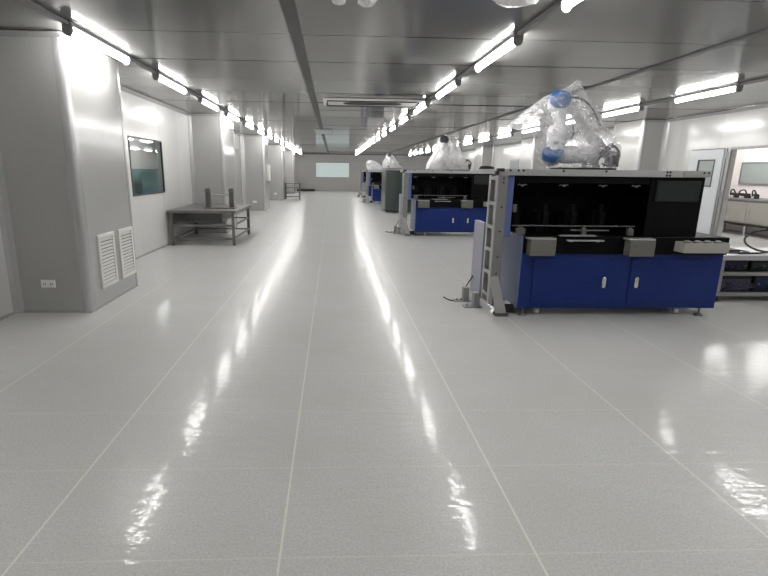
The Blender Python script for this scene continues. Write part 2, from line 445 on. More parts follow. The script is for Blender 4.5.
MB().box(XR-0.006, XR+0.0, ly1, ly1+0.012, 0, 1.96).box(XR-0.006, XR, ly0-0.0, ly1, 1.95, 1.965).build('gasket', 'slot', door)
j = struct(MB().box(XR-0.03, XR, 9.22, 9.255, 0, DZ).box(XR-0.02, XR, 9.265, 9.305, 0, DZ).box(XR-0.025, XR, 9.325, 9.365, 0, DZ).build('trim_7', 'alu_jamb'))
MB().box(XR-0.015, XR, 9.255, 9.265, 0, DZ).box(XR-0.015, XR, 9.305, 9.325, 0, DZ).box(XR-0.02, XR, 9.365, 9.38, 0, DZ).build('gasket', 'slot', j)
for z in (0.35, 1.05, 1.78):
    MB().box(XR-0.035, XR-0.018, 9.265, 9.30, z, z+0.12, 0.004).build('hinge', 'alu_dull', j)
struct(MB().box(XR-0.03, XR+0.105, DY0, 9.22, DZ-0.03, DZ+0.01).box(XR-0.03, XR+0.11, DY0, DY0+0.05, 0, DZ).build('trim_8', 'alu_dull'))
# bright room beyond the doorway
struct(MB().box(11.0, 11.1, 5.0, 15.0, 0, H).build('wall_workshop', 'roomwall'))
struct(MB().box(XR+0.1, 11.0, 14.9, 15.0, 0, H).box(XR+0.1, 11.0, 5.0, 5.1, 0, H).build('wall_workshop_end', 'roomwall'))
wall_window('window_3', 10.95, 11.0, 12.15, 13.15, 1.25, 1.81, 0.02, 'alu_dull', 'frost')
# small dark window high on the far right wall
t = MB()
t.box(XR-0.02, XR, 20.0, 20.06, 1.2, 2.0).box(XR-0.02, XR, 20.94, 21.0, 1.2, 2.0).box(XR-0.02, XR, 20.06, 20.94, 1.94, 2.0).box(XR-0.02, XR, 20.06, 20.94, 1.2, 1.26)
o = struct(t.build('window_4', 'alu_dull'))
MB().box(XR-0.01, XR-0.001, 20.06, 20.94, 1.26, 1.94).build('pane', 'frost', o)

# ------------------------------------------------------------------ lamps
def make_lamp():
    t = thing('batten_lamp', 'x', 'lamp', (0, 0, H))
    m = MB(); m.box(-0.034, 0.034, 0.03, 1.22, -0.034, 0.0, 0.003); m.build('housing', 'housing', t)
    m = MB()
    pts = []
    for k in range(13):
        a = PI*k/12
        pts.append((math.cos(a)*0.036, -0.052-math.sin(a)*0.036))
    pts += [(-0.034, -0.0345), (0.034, -0.0345)]
    m.prism(pts, 'y', 0.03, 1.22); m.build('lens', 'lens', t, smooth=True)
    for y in (0.0, 1.22):
        m = MB(); q = []
        for k in range(13):
            a = PI*k/12
            q.append((math.cos(a)*0.041, -0.066-math.sin(a)*0.044))
        q += [(-0.041, -0.02), (-0.03, 0.0), (0.03, 0.0), (0.041, -0.02)]
        if y == 0.0: m.prism(q, 'y', y, y+0.03)
        else: m.prism([(u*0.9, v*0.97) for u, v in q], 'y', y, y+0.012)
        m.build('end_cap', 'endcap', t, smooth=True)
    return t
ORD = ['first', 'second', 'third', 'fourth', 'fifth', 'sixth', 'seventh', 'eighth', 'ninth', 'tenth', 'eleventh', 'twelfth', 'thirteenth', 'fourteenth', 'fifteenth', 'sixteenth', 'seventeenth']
lamp0 = make_lamp(); used = False
rows = [('left', -2.25, 'white batten lamp in the left ceiling row beside the columns'), ('middle', 1.62, 'white batten lamp in the middle ceiling row above the aisle'), ('right', 5.40, 'white batten lamp in the right ceiling row beyond the machines')]
for rname, x, lab in rows:
    n = 0
    first_vis = {'left': 0, 'middle': -1, 'right': 1}[rname]
    for k in range(-3 if rname == 'left' else -2, 15):  # left row: two unseen lamps added to brighten the near column
        if rname == 'left' and k == -1: continue
        y = 4.62+2.13*k
        if k < first_vis: L = lab+', unseen, behind the camera view'
        else:
            L = '%s, %s from the camera' % (lab, ORD[n]); n += 1
        g = 'batten lamps in the %s ceiling row' % rname
        if not used: lamp0.location = (x, y, H); tag(lamp0, L, 'lamp', g); used = True
        else: dup(lamp0, (x, y, H), 0, L, g)
    n = 0
    for k in range(first_vis-1, 14):
        y = 4.62+2.13*k
        L = 'grey cable trunking in the %s ceiling row, ' % rname
        if k >= first_vis: L += 'just beyond its %s lamp' % ORD[n]; n += 1
        else: L += 'before its first lamp in view'
        tag(MB().box(x-0.022, x+0.022, y+1.235, y+2.128, H-0.032, H, 0.004).build('cable_trunking', 'housing', origin=(x, y+1.68, H)), L, 'cable trunking', 'cable trunking pieces of the %s ceiling row' % rname)
for loc, L in (((9.2, 8.6, H), 'white batten lamp lighting the room beyond the open right doorway, nearer one'), ((10.2, 9.5, H), 'unseen batten lamp added to brighten the room past the right doorway, nearer one'), ((10.2, 11.7, H), 'unseen batten lamp added to brighten the room past the right doorway, farther one'), ((9.2, 10.4, H), 'white batten lamp lighting the room beyond the open right doorway, second one'), ((9.2, 12.4, H), 'white batten lamp lighting the room beyond the open right doorway, farthest one'),  # far-wall pair is unseen, added to brighten this room
               ((-5.2, 11.0, H), 'white batten lamp seen through the left window, nearer one'), ((-5.2, 14.2, H), 'white batten lamp seen through the left window, second from the hall'), ((-5.6, 17.4, H), 'white batten lamp seen through the left window, farthest one')):
    dup(lamp0, loc, 0, L, 'batten lamps in the side rooms')

# ------------------------------------------------------------------ ceiling fittings
ac = thing('air_conditioner', 'white slotted air conditioner cassette set in the ceiling left of the middle lamps', 'air conditioner', (0.70, 9.20, H))
MB().box(-0.87, 0.87, -0.40, 0.40, -0.03, 0, 0.012).build('frame', 'white', ac)
def stadium(hx, hy, n=10):
    p = []
    for k in range(n+1): a = -PI/2+PI*k/n; p.append((hx-hy+math.cos(a)*hy, math.sin(a)*hy))
    for k in range(n+1): a = PI/2+PI*k/n; p.append((-(hx-hy)+math.cos(a)*hy, math.sin(a)*hy))
    return p
m = MB()
outer = [(u, v) for u, v in stadium(0.80, 0.34)]
pth = [(u, v, -0.031) for u, v in outer]
m.tube([(-0.80, -0.33, -0.031), (0.72, -0.33, -0.031), (0.80, -0.27, -0.031), (0.81, 0.2, -0.031), (0.74, 0.31, -0.031), (-0.76, 0.31, -0.031), (-0.81, 0.26, -0.031)], 0.017, 6, closed=True); m.build('air_slot', 'slot', ac, smooth=True)
MB().prism(stadium(0.52, 0.17), 'z', -0.035, -0.028).build('intake_grille', 'slot', ac)
ht = thing('ceiling_hatch', 'flat square access hatch in the far ceiling left of the grey strip', 'hatch', (0.0, 16.2, H))
MB().box(-0.55, -0.04, -0.9, 0.9, -0.008, 0).build('hatch_panel', 'ceil', ht)
MB().box(-0.58, -0.55, -0.93, 0.93, -0.014, 0).box(-0.04, -0.01, -0.93, 0.93, -0.014, 0).box(-0.55, -0.04, -0.93, -0.9, -0.014, 0).box(-0.55, -0.04, 0.9, 0.93, -0.014, 0).build('hatch_frame', 'trim', ht)

def crumple(name, m, c, rx, ry, rz, seed, parent=None, amt=0.25):
    t = bmesh.new(); bmesh.ops.create_icosphere(t, subdivisions=4, radius=1)
    for v in t.verts:
        p = v.co.copy()
        n = noise.noise(p*1.7+Vector((seed, 0, 0)))*amt+abs(noise.noise(p*4.1+Vector((0, seed, 0))))*amt*0.7
        q = p*(1+n)
        v.co = Vector((q.x*rx, q.y*ry, max(-1.1, q.z)*rz))
    mb = MB(); mb.add(t, Matrix.Translation(c))
    return mb.build(name, m, parent, smooth=True)
for (x, y, sx, sy, lab, sd) in ((1.235, 3.66, 0.15, 0.10, 'crumpled clear plastic wrap over a ceiling fitting left of the middle lamps', 3.1),
                            (0.035, 3.74, 0.045, 0.05, 'small plastic wrapped ceiling sensor at top edge, left of the two', 5.7),
                            (0.235, 3.76, 0.06, 0.055, 'small plastic wrapped ceiling sensor at top edge, right of the two', 8.2)):
    s = thing('ceiling_sensor', lab, 'ceiling sensor', (x, y, H), group='plastic wrapped ceiling fittings')
    MB().cyl((0, 0, 0), (0, 0, -0.03), sx*0.45, sx*0.4, bevel=0.004).build('sensor_base', 'white', s, smooth=True)
    crumple('plastic_wrap', 'film_thick', (0, 0, -0.045), sx, sy, 0.038, sd, s)

# ------------------------------------------------------------------ left column fittings
for (y0, y1, lab) in ((5.19, 5.58, 'white louvred vent low on the near left column, nearer of the pair'), (5.705, 6.095, 'white louvred vent low on the near left column, farther of the pair')):
    v = thing('louvre_vent', lab, 'vent', (-2.47, (y0+y1)/2, 0.19), group='louvre vents on the near left column')
    h = (y1-y0)/2; zt = 0.575; f = 0.045
    MB().box(0, 0.006, -h+f, h-f, f, zt-f).build('dark_back', 'slot', v)
    MB().box(0, 0.022, -h, -h+f, 0, zt, 0.003).box(0, 0.022, h-f, h, 0, zt, 0.003).box(0, 0.022, -h+f, h-f, 0, f, 0.003).box(0, 0.022, -h+f, h-f, zt-f, zt, 0.003).build('frame', 'vent', v)
    sl = MB(); n = 13
    for k in range(n):
        z = f+(k+0.5)*(zt-2*f)/n
        sl.prism([(0.004, z+0.014), (0.007, z+0.014), (0.021, z-0.011), (0.018, z-0.011)], 'y', -h+f, h-f)
    sl.build('slats', 'vent', v)
s = thing('wall_socket', 'white double wall socket low on the near left column', 'socket', (-2.875, 4.95, 0.305))
MB().box(-0.07, 0.07, -0.012, 0, -0.04, 0.04, 0.004).build('face_plate', 'white', s)
MB().box(-0.045, -0.04, -0.0135, -0.011, -0.015, 0.01).box(-0.028, -0.023, -0.0135, -0.011, -0.015, 0.01).box(0.023, 0.028, -0.0135, -0.011, -0.015, 0.01).box(0.04, 0.045, -0.0135, -0.011, -0.015, 0.01).build('socket_slots', 'slot', s)
for (y, lab) in ((11.6, 'small white wall socket low on the second left column'), (18.25, 'small white wall socket low on the third left column'), (24.9, 'small white wall socket low on the fourth left column')):
    s2 = dup(s, (-2.85, y, 0.32), 0, lab)
    s2['group'] = 'wall sockets on the left columns'
s['group'] = 'wall sockets on the left columns'
pn = thing('wall_box', 'pale grey electrical box on the third left column side', 'electrical box', (-2.466, 19.0, 1.35))
MB().box(0, 0.09, -0.2, 0.2, -0.3, 0.3, 0.008).build('box_body', 'vent', pn)
MB().box(0.09, 0.1, -0.18, 0.18, -0.28, 0.28, 0.003).build('box_lid', 'white', pn)

# ------------------------------------------------------------------ steel table and the jig on it
tb = thing('work_table', 'stainless steel work table with two under-rails against the left wall', 'table', (-2.50, 10.55, 0))
tx0, tx1, ty0, ty1 = -0.69, 0.63, -0.95, 0.92
MB().box(tx0, tx1, ty0, ty1, 0.625, 0.68, 0.008).build('table_top', 'steel', tb)
for (x, y) in ((tx0+0.06, ty0+0.07), (tx1-0.07, ty0+0.07), (tx0+0.06, ty1-0.07), (tx1-0.07, ty1-0.07)):
    lgm = MB(); lgm.box(x-0.028, x+0.028, y-0.028, y+0.028, 0.03, 0.63, 0.004); lo = lgm.build('leg', 'steel', tb)
    MB().cyl((x, y, 0), (x, y, 0.03), 0.028, 0.02, 12).build('foot', 'rubber', lo)
for z in (0.13, 0.385):
    r = MB()
    r.box(tx0+0.08, tx1-0.09, ty0+0.055, ty0+0.085, z-0.022, z+0.022, 0.003)
    r.box(tx0+0.08, tx1-0.09, ty1-0.085, ty1-0.055, z-0.015, z+0.015, 0.003)
    r.build('cross_rail', 'steel', tb)
    for x in (tx0+0.06, tx1-0.07): MB().box(x-0.015, x+0.015, ty0+0.09, ty1-0.09, z-0.015, z+0.015, 0.003).build('side_rail', 'steel', tb)
bx = tag(MB().box(-3.0, -2.25, 10.1, 11.2, 0.408, 0.60, 0.01).build('storage_box', 'steel_dark', origin=(-2.65, 10.65, 0.408)), 'dark flat box lying on the upper rails under the steel table', 'box')
jg = thing('test_jig', 'grey metal jig of two upright blocks and a rod on the steel table', 'jig', (-2.29, 10.2, 0.68))
MB().box(-0.31, 0.31, -0.12, 0.12, 0, 0.025, 0.004).build('base_plate', 'steel', jg)
for x in (-0.235, 0.235):
    u = MB(); u.box(x-0.045, x+0.045, -0.06, 0.06, 0.025, 0.40, 0.006); uo = u.build('upright', 'jig_grey', jg)
    MB().box(x-0.052, x+0.052, -0.066, 0.066, 0.33, 0.37, 0.004).box(x-0.052, x+0.052, -0.066, 0.066, 0.12, 0.15, 0.004).build('clamp_band', 'steel_dark', uo)
MB().cyl((-0.19, 0, 0.27), (0.19, 0, 0.27), 0.012).build('rod', 'chrome', jg, smooth=True)

# far steel shelf trolley and the black mat by the end wall
sh = thing('shelf_trolley', 'small steel shelf trolley far away beside the left columns', 'trolley', (-2.08, 26.0, 0))
for (x, y) in ((-0.36, -0.22), (0.36, -0.22), (-0.36, 0.22), (0.36, 0.22)):
    p = MB(); p.cyl((x, y, 0.08), (x, y, 0.82), 0.02, seg=10); po = p.build('post', 'jig_grey', sh, smooth=True)
    MB().cyl((x-0.012, y, 0.04), (x+0.012, y, 0.04), 0.04, seg=14).build('wheel', 'rubber', po, smooth=True)
for z in (0.12, 0.35, 0.58, 0.79): MB().box(-0.38, 0.38, -0.24, 0.24, z, z+0.035, 0.004).build('shelf', 'jig_grey', sh)
mt = tag(MB().box(-2.6, -1.3, 36.1, 36.7, 0, 0.16, 0.03).build('equipment_case', 'darkmat', origin=(-1.95, 36.4, 0)), 'low black case lying on the floor below the far end wall', 'case')

# ------------------------------------------------------------------ the blue machines
def make_machine(label):
    """origin: left front corner of the frame on the floor; +x right, +y away from the aisle front"""
    t = thing('assembly_machine', label, 'machine', (0, 0, 0), group='blue assembly machines along the right')
    D = 0.72
    # base cabinet
    b = MB(); b.box(0.27, 2.385, 0.0, D, 0.085, 0.66, 0.006); base = b.build('base_cabinet', 'blue', t)
    MB().box(0.262, 0.27, 0.0, D-0.02, 0.09, 0.838).build('side_panel', 'blue_lit', base)
    for (x0, x1, hx) in ((0.40, 1.235, 1.145), (1.42, 2.265, 1.49)):
        dd = MB(); dd.box(x0, x1, -0.012, 0.0, 0.135, 0.61, 0.004); do = dd.build('door', 'blue', t)
        MB().box(x0-0.006, x1+0.006, -0.002, 0.001, 0.129, 0.616).build('door_gap', 'blue_dark', do)
        h = MB(); h.prism([(hx+u, 0.367+v) for u, v in [(vv, uu) for uu, vv in stadium(0.06, 0.02)]], 'y', -0.026, -0.012, 0.003)
        h.cyl((hx, -0.034, 0.335), (hx, -0.026, 0.335), 0.012, seg=12).box(hx-0.008, hx+0.008, -0.036, -0.026, 0.355, 0.415, 0.003)
        h.build('door_handle', 'chrome', do)
    for (x, y) in ((0.52, 0.10), (2.04, 0.10), (0.52, D-0.1), (2.04, D-0.1)):
        c = MB(); c.box(x-0.04, x+0.04, y-0.04, y+0.04, 0.075, 0.085); c.box(x-0.03, x-0.022, y-0.02, y+0.03, 0.03, 0.08).box(x+0.022, x+0.03, y-0.02, y+0.03, 0.03, 0.08)
        co = c.build('caster', 'alu', t)
        MB().cyl((x-0.02, y, 0.035), (x+0.02, y, 0.035), 0.035, seg=18, bevel=0.006).build('wheel', 'white', co, smooth=True)
    for (x, y) in ((0.345, 0.03), (2.25, 0.03), (0.345, D-0.04), (2.25, D-0.04)):
        c = MB(); c.cyl((x, y, 0.0), (x, y, 0.014), 0.045, 0.04).cyl((x, y, 0.014), (x, y, 0.03), 0.03, 0.012).cyl((x, y, 0.02), (x, y, 0.09), 0.009, seg=10)
        c.build('levelling_foot', 'steel', t, smooth=True)
    # black worktop and what is fixed to its front
    w = MB(); w.box(0.27, 2.40, -0.02, D, 0.66, 0.838, 0.006); w.build('worktop', 'black', t)
    for x0 in (0.30, 1.305):
        g = MB(); g.box(x0, x0+0.255, -0.13, -0.02, 0.655, 0.815, 0.006); go = g.build('control_box', 'greybox', t)
        MB().box(x0-0.02, x0+0.255, -0.12, 0.02, 0.816, 0.832, 0.003).build('box_lid', 'alu', go)
    r = MB(); r.box(0.63, 1.0, -0.03, 0.02, 0.84, 0.852, 0.002).box(0.68, 1.05, -0.10, -0.06, 0.80, 0.812, 0.002).box(0.70, 0.73, -0.10, 0.0, 0.795, 0.80).box(0.98, 1.0, -0.10, 0.0, 0.795, 0.80)
    r.build('slide_rail', 'alu', t)
    tr = MB()
    tr.box(1.83, 2.29, -0.17, -0.02, 0.70, 0.712).box(1.83, 2.29, -0.17, -0.158, 0.712, 0.80, 0.003).box(1.83, 2.29, -0.032, -0.02, 0.712, 0.80, 0.003).box(1.83, 1.842, -0.158, -0.032, 0.712, 0.80).box(2.278, 2.29, -0.158, -0.032, 0.712, 0.80)
    tr.build('parts_tray', 'beige', t)
    # hood
    z0, z1 = 0.838, 1.43
    MB().box(0.13, 2.11, D-0.03, D, z0, z1).build('back_panel', 'black', t)
    MB().box(0.13, 2.11, 0.12, D, z1, z1+0.012).build('hood_ceiling', 'black', t)
    MB().box(0.115, 0.13, 0.14, D, z0, z1).build('hood_side', 'blue_dark', t)
    MB().box(2.085, 2.105, 0.09, D, z0, z1).build('hood_side', 'black', t)
    MB().box(0.085, 0.155, 0.075, 0.14, 0.825, z1-0.01, 0.004).build('corner_post', 'blue_lit', t)
    MB().box(0.155, 2.03, 0.085, 0.095, 1.36, z1).build('front_fascia', 'black', t)
    fp = MB(); fp.box(1.55, 2.105, 0.075, 0.09, z0, z1, 0.003); fp.build('control_panel', 'black', t)
    mo = MB(); mo.box(1.605, 2.06, 0.058, 0.075, 1.185, 1.395, 0.005); mon = mo.build('monitor', 'screen', t)
    MB().box(1.625, 2.04, 0.055, 0.058, 1.205, 1.375).build('display', mat_display, mon)
    # inside: little cradles, guide rods, blocks
    for x in (0.24, 0.66, 1.06, 1.40):
        q = MB()
        q.prism([(x-0.05, 1.335), (x-0.03, 1.35), (x-0.005, 1.337), (x, 1.33), (x+0.005, 1.337), (x+0.03, 1.35), (x+0.05, 1.335), (x+0.025, 1.34), (x, 1.322), (x-0.025, 1.34)], 'y', 0.068, 0.085)
        q.cyl((x, 0.072, 1.335), (x, 0.062, 1.335), 0.012, seg=12)
        q.build('clamp', 'greybox', t)
    for x in (0.30, 0.62, 0.93, 1.24):
        q = MB(); q.box(x-0.07, x+0.07, 0.4, 0.55, z0, 1.06, 0.01).cyl((x, 0.38, 1.05), (x, 0.38, 1.13), 0.03, seg=14).box(x-0.03, x+0.03, 0.33, 0.4, 0.9, 1.05, 0.005)
        q.build('fixture', 'steel_inside', t, smooth=False)
    q = MB(); q.cyl((0.2, 0.16, 0.925), (1.5, 0.16, 0.925), 0.006, seg=10).cyl((0.8, 0.12, 0.885), (1.2, 0.12, 0.885), 0.008, seg=10)
    q.build('guide_rod', 'alu_dull', t, smooth=True)
    for (x, w_) in ((0.27, 0.045), (0.93, 0.022), (1.42, 0.03)):
        q = MB(); q.box(x-w_, x+w_, 0.08, 0.13, z0, 0.905, 0.005).box(x-w_*0.6, x+w_*0.6, 0.09, 0.12, 0.905, 0.92, 0.003); q.build('stop_block', 'greybox', t)
    q = MB(); q.box(0.20, 0.24, 0.17, 0.20, 1.06, 1.14, 0.005); q.build('sensor', 'greybox', t)
    # top beam and plate
    bm_ = MB(); bm_.box(-0.04, 2.10, 0.03, 0.085, 1.43, 1.494, 0.003).box(-0.04, 2.10, 0.028, 0.03, 1.458, 1.462); be = bm_.build('top_beam', 'alu', t)
    hl = MB()
    for x in (0.09, 0.17, 0.22, 0.62, 1.05, 1.47, 1.5):
        for z in ((1.478,) if x not in (1.47, 1.5) else (1.446, 1.478)):
            hl.cyl((x+(0.2 if x > 1.4 else 0), 0.031, z), (x+(0.2 if x > 1.4 else 0), 0.0275, z), 0.012, seg=12)
    hl.build('bolt_hole', 'slot', be)
    e = MB(); e.box(1.84, 2.115, 0.018, 0.03, 1.435, 1.496, 0.003); eo = e.build('end_plate', 'alu_bright', t)
    MB().cyl((2.04, 0.02, 1.475), (2.04, 0.014, 1.475), 0.01, seg=10).cyl((2.085, 0.02, 1.475), (2.085, 0.014, 1.475), 0.01, seg=10).build('screw', 'slot', eo)
    MB().box(-0.03, 2.05, 0.085, D, 1.442, 1.49).build('top_plate', 'alu_dull', t)
    # left frame post: front plate, ladder-like side, brace and floor brackets
    MB().box(-0.03, 0.065, 0.0, 0.028, 0.40, 1.43, 0.003).box(0.01, 0.075, 0.03, 0.30, 0.1, 1.43).build('frame_post', 'alu_post', t)
    for z in (1.40, 1.36, 1.12, 0.88, 0.62, 0.45): MB().cyl((0.02, 0.002, z), (0.02, -0.004, z), 0.01, seg=10).build('bolt', 'slot', t)
    la = MB()
    la.box(-0.03, 0.01, 0.028, 0.085, 0.12, 1.43, 0.003).box(-0.03, 0.01, 0.245, 0.30, 0.12, 1.43, 0.003)
    for z in (0.21, 0.445, 0.68, 0.915, 1.15, 1.40): la.box(-0.03, 0.01, 0.085, 0.245, z-0.018, z+0.018)
    la.build('ladder_side', 'alu_bright', t)
    MB().box(-0.045, 0.02, -0.005, 0.05, 1.465, 1.496).box(-0.06, -0.03, 0.0, 0.05, 1.43, 1.47).build('corner_bracket', 'rubber', t)
    g = MB(); g.prism([(-0.05, 0.42), (0.04, 0.42), (0.16, 0.03), (0.05, 0.03)], 'y', -0.012, 0.02, 0.003); g.build('brace', 'alu_bright', t)
    MB().box(0.04, 0.17, -0.03, 0.06, 0.0, 0.03, 0.004).build('brace_foot', 'steel_dark', t)
    MB().box(0.076, 0.275, 0.10, 0.115, 0.004, 0.10).build('added_shade_plate', 'rubber', t)  # added dark plate, hides the bright floor reflection beside the base
    for (y, x) in ((0.30, -0.20), (0.55, -0.25)):
        f = MB(); f.box(x, x+0.20, y, y+0.10, 0.0, 0.012, 0.002).box(x+0.10, x+0.17, y+0.005, y+0.085, 0.012, 0.17, 0.01)
        f.cyl((x+0.04, y+0.05, 0.012), (x+0.04, y+0.05, 0.03), 0.014, seg=6)
        f.build('floor_bracket', 'alu_dull', t)
    MB().box(-0.035, 0.01, 0.34, 0.70, 0.10, 0.93, 0.004).build('rear_guard', 'lavender', t)
    cbm = MB(); cbm.tube(spline([(-0.03, 0.62, 0.3), (-0.1, 0.66, 0.15), (-0.16, 0.62, 0.012), (-0.28, 0.6, 0.008), (-0.33, 0.75, 0.008)]), 0.007); cbm.build('cable', 'rubber', t, smooth=True)
    return t
mat_display = mat('display_glass', (0.028, 0.032, 0.033), 0.2, spec=0.3)
M['steel_inside'] = mat('dark_fixture', (0.005, 0.006, 0.006), 0.5, spec=0.1)
M['alu_post'] = mat('post_grey', (0.22, 0.22, 0.22), 0.45, 0.3)
M['alu_bright'] = mat('bright_aluminium', (0.42, 0.42, 0.42), 0.38, 0.4)
MX = 1.65
m1 = make_machine('blue assembly machine with black hood nearest the camera, large at right')
m1.location = (MX, 4.85, 0)
dup(m1, (MX, 11.38, 0), 0, 'blue assembly machine with black hood, second along the right, two doors facing the aisle')
dup(m1, (MX-0.05, 23.4, 0), 0, 'blue assembly machine far away, just beyond the grey enclosed machine')
dup(m1, (MX-0.08, 28.2, 0), 0, 'blue assembly machine farthest from the camera in the right row')
# loose fittings lying in the near machine's tray
for i, (x, lab) in enumerate(((1.90, 'small pale round fitting in the beige tray, first from the left'), (2.005, 'small pale round fitting in the beige tray, second from the left'), (2.11, 'small pale round fitting in the beige tray, third from the left'), (2.22, 'small pale round fitting in the beige tray, rightmost'))):
    f = thing('pipe_fitting', lab, 'fitting', (MX+x, 4.85-0.095, 0.712), group='fittings in the beige tray')
    MB().cyl((0, 0, 0), (0, 0, 0.09), 0.042, 0.036, 16, 0.004).build('fitting_body', 'rubber', f, smooth=True)
    MB().cyl((0, 0, 0.09), (0, 0, 0.105), 0.034, 0.02, 16, 0.004).build('fitting_cap', 'beige', f, smooth=True)

# third machine: enclosed with dark tinted panels
e3 = thing('enclosed_machine', 'machine closed in by dark grey tinted panels between the second and far blue machines', 'machine', (1.90, 17.8, 0))
MB().box(0.3, 2.28, 0.3, 1.7, 0.06, 0.5).build('base_cabinet', 'blue_dark', e3)
for (x0, x1, y0, y1) in ((0.0, 0.012, 0.35, 1.72), (0.36, 2.3, -0.012, 0.0)):
    MB().box(x0, x1, y0, y1, 0.06, 1.50).build('side_panel', 'tinted', e3)
m = MB()
arc = []
for k in range(9):
    a = k/8*PI/2; arc.append((0.36-0.36*math.sin(a), 0.35-0.35*math.cos(a)-0.006))
inner = [(u+0.01, v+0.01) for u, v in arc]
m.prism(arc+inner[::-1], 'z', 0.06, 1.50); m.build('corner_panel', 'tinted', e3, smooth=True)
MB().box(0.355, 0.37, -0.016, 0.0, 0.06, 1.5).build('panel_seam', 'slot', e3)
MB().box(-0.01, 2.3, 0.33, 1.72, 1.50, 1.56).box(0.3, 2.3, -0.02, 0.33, 1.50, 1.56).build('top_rail', 'alu_dull', e3)
for (x, y) in ((0.1, 1.6), (0.1, 0.45), (0.5, 0.1), (2.2, 0.1)): MB().cyl((x, y, 0), (x, y, 0.06), 0.05, 0.03, 12).build('foot', 'rubber', e3)

# ------------------------------------------------------------------ robot arms and their plastic bags
def make_robot(label):
    t = thing('robot_arm', label, 'robot arm', (0, 0, 0), group='robot arms on top of the machines')
    # origin: under the shoulder, on the machine's top plate
    MB().box(-0.22, 0.36, -0.14, 0.16, 0.0, 0.018, 0.003).build('mounting_plate', 'rubber', t)
    b = MB(); b.cyl((0.14, 0, 0.018), (0.14, 0, 0.05), 0.11, 0.10, 28, 0.006).cyl((0.14, 0, 0.05), (0.14, 0, 0.19), 0.085, 0.08, 28, 0.008); b.build('base', 'alu', t, smooth=True)
    s = MB(); s.cyl((0.20, 0.0, 0.15), (-0.20, -0.02, 0.15), 0.085, 0.09, 28, 0.02).ball((0.14, 0, 0.18), 0.09, (1, 1, 0.8)); s.build('shoulder', 'cobot', t, smooth=True)
    u = MB()
    u.tube(spline([(-0.26, 0.0, 0.16), (-0.245, 0.0, 0.28), (-0.225, 0.0, 0.42), (-0.24, 0.0, 0.53), (-0.26, 0.0, 0.66)]), lambda f: 0.095-0.06*math.sin(f*PI)*0.6 if f < 0.2 or f > 0.55 else 0.105-0.02*abs(f-0.38), 20)
    u.cyl((-0.33, 0, 0.36), (-0.12, 0, 0.37), 0.085, 0.085, 24, 0.02)
    u.ball((-0.28, 0, 0.14), 0.11).ball((-0.27, 0, 0.66), 0.105); u.build('upper_arm', 'cobot', t, smooth=True)
    MB().tube(spline([(-0.13, -0.075, 0.30), (-0.115, -0.09, 0.36), (-0.125, -0.075, 0.44)]), 0.008).build('joint_seal', 'rubber', t, smooth=True)
    for (c, d) in (((-0.31, -0.06, 0.12), Vector((-0.1, -0.62, 0.78))), ((-0.28, -0.05, 0.67), Vector((-0.1, -0.72, 0.69)))):
        d = d.normalized(); c = Vector(c)
        k = MB(); k.cyl(c, c+d*0.075, 0.108, 0.102, 32, 0.016); k.build('joint_cap', 'cap_blue', t, smooth=True)
    f = MB(); f.tube(spline([(-0.25, 0.06, 0.65), (-0.05, 0.10, 0.62), (0.10, 0.13, 0.45), (0.22, 0.12, 0.30)]), 0.062, 18); f.ball((0.24, 0.11, 0.27), 0.075); f.build('forearm', 'cobot', t, smooth=True)
    wv = MB(); wv.cyl((0.24, 0.11, 0.27), (0.33, 0.02, 0.16), 0.06, 0.055, 20, 0.012).cyl((0.33, 0.02, 0.16), (0.42, 0.02, 0.14), 0.05, 0.045, 20, 0.01); wv.build('wrist', 'alu', t, smooth=True)
    gp = MB(); gp.box(0.27, 0.31, -0.14, -0.04, 0.03, 0.13, 0.006).box(0.34, 0.37, -0.15, -0.05, 0.03, 0.15, 0.006); gp.build('connector', 'rubber', t)
    cb = MB()
    cb.tube(spline([(0.16, -0.12, 0.10), (0.22, -0.15, 0.19), (0.31, -0.13, 0.23), (0.40, -0.08, 0.17), (0.39, -0.06, 0.08), (0.30, -0.1, 0.03), (0.20, -0.13, 0.06)]), 0.011, 8)
    cb.tube(spline([(0.18, -0.08, 0.15), (0.28, -0.1, 0.25), (0.38, -0.05, 0.22), (0.42, -0.02, 0.13), (0.37, -0.04, 0.04)]), 0.009, 8)
    cb.tube(spline([(-0.17, -0.02, 0.73), (-0.04, -0.06, 0.69), (0.06, -0.08, 0.60), (0.16, -0.08, 0.44)]), 0.009, 8)
    cb.build('cable', 'rubber', t, smooth=True)
    return t
